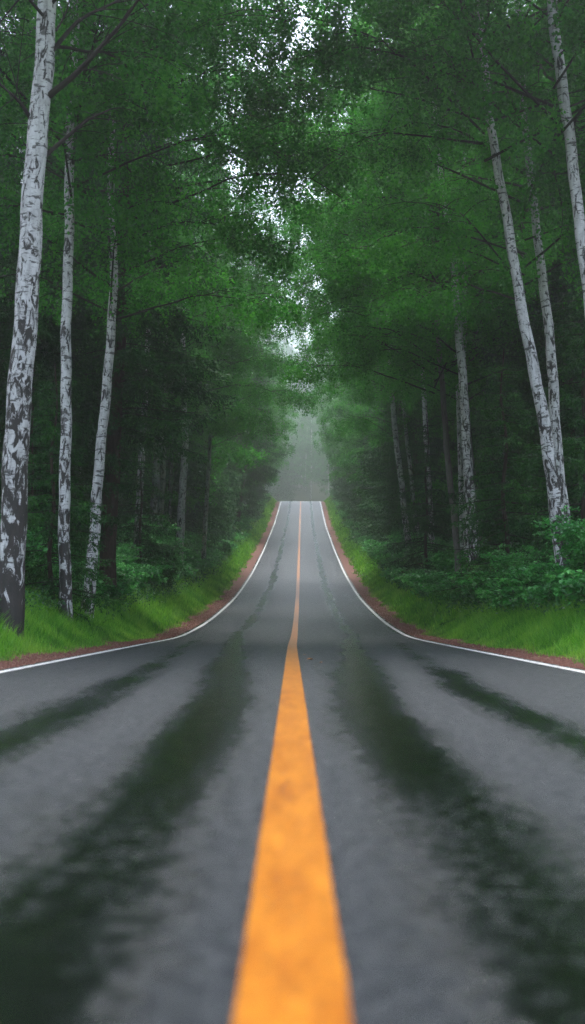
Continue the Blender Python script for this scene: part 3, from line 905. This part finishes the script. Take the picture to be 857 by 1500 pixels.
# ------------------------------------------------------------------ shrubs
def shrub(seed, h, R, nst, ls, per):
    r = np.random.default_rng(seed)
    T = Tubes(); C = []
    for i in range(nst):
        az = r.uniform(0, 6.28); L = h * r.uniform(0.6, 1.1); sp = R * r.uniform(0.3, 1.0)
        s = np.linspace(0, 1, 7)
        p = np.stack([np.cos(az) * sp * s ** 1.3, np.sin(az) * sp * s ** 1.3, L * (s - 0.25 * s ** 3) - 0.05], 1)
        T.add(p, 0.012 * (1 - .8 * s) + .002, 4)
        for k in range(7):
            t = r.uniform(0.25, 1); b = np.array([np.interp(t, s, p[:, a]) for a in range(3)])
            a2 = r.uniform(0, 6.28); l2 = r.uniform(0.2, 0.55) * R * 0.8
            q = np.linspace(0, 1, 4)
            pp = b + np.stack([np.cos(a2) * l2 * q, np.sin(a2) * l2 * q, l2 * (0.25 * q - 0.35 * q * q)], 1)
            T.add(pp, 0.004 * (1 - .7 * q) + .0015, 3)
            t2 = r.uniform(0.1, 1.05, per)
            c = b + (pp[-1] - b) * t2[:, None] + r.normal(size=(per, 3)) * np.array([.08, .08, .025]) * (R + 0.3)
            C.append(c)
    c = np.concatenate(C); n = len(c)
    # broad leaves held nearly level, folded along the midrib
    az = r.uniform(0, 6.28, n)
    ax = unit(np.stack([np.cos(az), np.sin(az), r.normal(size=n) * .3 - .25], 1))
    side = unit(np.cross(ax, np.array([0, 0, 1]) + r.normal(size=(n, 3)) * .35))
    nrm = np.cross(side, ax)
    l = (ls * r.uniform(.6, 1.3, n))[:, None]; w = l * .62
    b0 = c - ax * l * .5; tip = c + ax * l * .5 - nrm * l * .12
    m = c - ax * l * .05 
    e1 = m + side * w * .5 + nrm * w * .16; e2 = m - side * w * .5 + nrm * w * .16
    e1b = c + ax * l * .25 + side * w * .33 + nrm * w * .08; e2b = c + ax * l * .25 - side * w * .33 + nrm * w * .08
    v = np.stack([b0, e1, e1b, tip, e2b, e2], 1).reshape(-1, 3)
    k = 6 * np.arange(n)[:, None]
    q = np.concatenate([k + np.array([[0, 1, 2, 3]]), k + np.array([[0, 3, 4, 5]])])
    tv, tf, _ = T.arrays()
    return (v, q), (tv, tf)

SHR = []
for i, (h, R, nst, ls, per) in enumerate(((1.5, 1.1, 34, 0.13, 18), (2.3, 1.2, 38, 0.13, 18), (1.0, 1.0, 28, 0.15, 14), (3.4, 1.2, 40, 0.12, 20))):
    (v, q), (tv, tf) = shrub(70 + i, h, R, nst, ls, per)
    SHR.append((mesh_arrays('foliage', v, q, [M['shrub_leaf']]), mesh_arrays('stems', tv, tf, [M['twig']])))

def place_shrub(x, d, var, sc, label, group):
    z = float(ground_z(np.array(x), np.array(d)))
    t = thing('shrub', label, 'shrub', (x, d, z - 0.03), random.uniform(0, 6.28), group, sc)
    link('foliage', SHR[var][0], t); link('stem', SHR[var][1], t)

for sd in (-1, 1):
    n = SD[sd]
    d = 25.0
    while d < 250:
        for lane, u in enumerate((6.3 if sd > 0 else 6.8, 7.7, 9.5) if d < 90 else (6.6, 8.3)):
            if abs(sd * u) > 0.214 * d + 2.2: continue
            if sd < 0 and d < 37 and lane == 0 : continue
            dd = d + random.uniform(-.6, .6); uu = u + random.uniform(-.35, .35)
            x = float(road_x(dd)) + sd * uu
            tall = random.random()
            var = (2 if tall < .6 else 0) if lane == 0 else ((1 if tall < .2 else 0) if sd > 0 and d < 75 else 3 if tall < .12 else 1 if tall < .6 else 0)
            lab = {0: f'low leafy shrub at the edge of the {n} verge grass', 1: f'leafy shrub in the middle of the {n} thicket', 2: f'shrub at the back of the {n} thicket, under the trees'}[lane]
            if d > 100: lab = f'mist-dulled shrub on the {n} bank of the climbing road'
            place_shrub(x, dd, var, random.uniform(.85, 1.15) * (1 if d < 60 else 1.2), lab, lab.split(' of ')[0] if d > 100 else f'{n} thicket shrubs, row {("front", "middle", "back")[lane]}')
        d += 1.9 if d < 60 else 3.2 if d < 110 else 6.0

for px, d, sc, lab in ((862, 29, 0.85, 'leafy sapling at the right edge, in front of the leaning birches'),
                       (755, 38, 0.72, 'leafy sapling with a pointed top left of the leaning birch foot'),
                       (236, 62, 1.0, 'leafy sapling among the bushes right of the brown trunk')):
    x = px2x(px, d)
    t = thing('sapling', lab, 'sapling', (x, d, float(ground_z(np.array(x), np.array(d))) - .03), 1.0, None, sc)
    link('foliage', SHR[3][0], t); link('stem', SHR[3][1], t)

# ------------------------------------------------------------------ small things
def fallen_leaf(x, d, s, label, rot):
    r = np.random.default_rng(int(x * 100 + 500))
    a = np.linspace(0, 2 * np.pi, 14, endpoint=False)
    rr = s * (0.5 + 0.10 * np.cos(5 * a) + 0.05 * r.normal(size=14))
    v = [[0, 0, 0.006]] + [[np.cos(t) * q * 1.3, np.sin(t) * q, 0.010 + 0.35 * s * abs(np.sin(t)) ** 2 * r.uniform(.5, 1)] for t, q in zip(a, rr)]
    f = [[0, i + 1, (i + 1) % 14 + 1] for i in range(14)]
    o = link('fallen_leaf', mesh_arrays('fallen_leaf', v, f, [M['dead_leaf']]))
    o.location = (x, d, float(road_z(d)) + 0.004); o.rotation_euler = (0, 0, rot)
    tag(o, label, 'leaf')
fallen_leaf(0.27, 20.8, 0.075, 'brown curled leaf on the wet road right of the yellow line', 0.4)
fallen_leaf(0.20, 23.2, 0.05, 'smaller brown leaf just beyond the curled one on the asphalt', 1.7)
fallen_leaf(0.40, 19.5, 0.035, 'tiny leaf scrap on the asphalt, furthest from the yellow line', 2.6)

def flowers():
    r = np.random.default_rng(5)
    T = Tubes(); T.add(np.array([[0, 0, 0], [0.01, 0, .15], [0.0, 0.01, .30], [0.02, 0.0, .42]]), np.array([.003, .0025, .002, .0015]), 4)
    stem = T.mesh('stem', M['grass'])
    V, F = [], []
    for k in range(16):
        a, b = r.uniform(0, 6.28), r.uniform(0, 0.03)
        c = np.array([0.02 + np.cos(a) * b, np.sin(a) * b, 0.42 + r.uniform(-.012, .012)])
        for j in range(5):
            t = j * 1.2566; n = len(V)
            e = np.array([np.cos(t), np.sin(t), 0.25]); w = np.array([-np.sin(t), np.cos(t), 0])
            V += [c, c + e * .006 + w * .004, c + e * .012, c + e * .006 - w * .004]; F.append([n, n + 1, n + 2, n + 3])
    head = mesh_arrays('flower_head', V, F, [M['flower']])
    for k in range(34):
        sd = -1 if k % 2 else 1
        d = r.uniform(26, 60); u = r.uniform(4.9, 6.4); x = float(road_x(d)) + sd * u
        t = thing('wildflower', f'tiny white wildflower in the {SD[sd]} verge grass', 'wildflower', (x, d, float(ground_z(np.array(x), np.array(d))) - .02), r.uniform(0, 6.28), f'white wildflowers in the {SD[sd]} verge', r.uniform(.8, 1.3))
        link('stem', stem, t); link('flower_head', head, t)
flowers()

# ------------------------------------------------------------------ haze
def haze():
    m, nt, N, L, out = new_mat('haze')
    pv = N.new('ShaderNodeVolumePrincipled')
    pv.inputs['Color'].default_value = (0.93, 0.97, 0.96, 1)
    pv.inputs['Density'].default_value = HAZE
    pv.inputs['Anisotropy'].default_value = 0.8
    L.new(pv.outputs[0], out.inputs['Volume'])
    x0, x1, y0, y1, z0, z1 = -900, 900, -70, 1300, -3.0, 260
    v = [(x, y, z) for x in (x0, x1) for y in (y0, y1) for z in (z0, z1)]
    f = [(0, 1, 3, 2), (4, 6, 7, 5), (0, 4, 5, 1), (2, 3, 7, 6), (0, 2, 6, 4), (1, 5, 7, 3)]
    me = bpy.data.meshes.new('haze'); me.from_pydata(v, [], f); me.materials.append(m)
    o = link('haze', me)
    tag(o, 'thin pale mist filling the forest corridor', 'haze', None, 'stuff')
HAZE = 0.0013
haze()
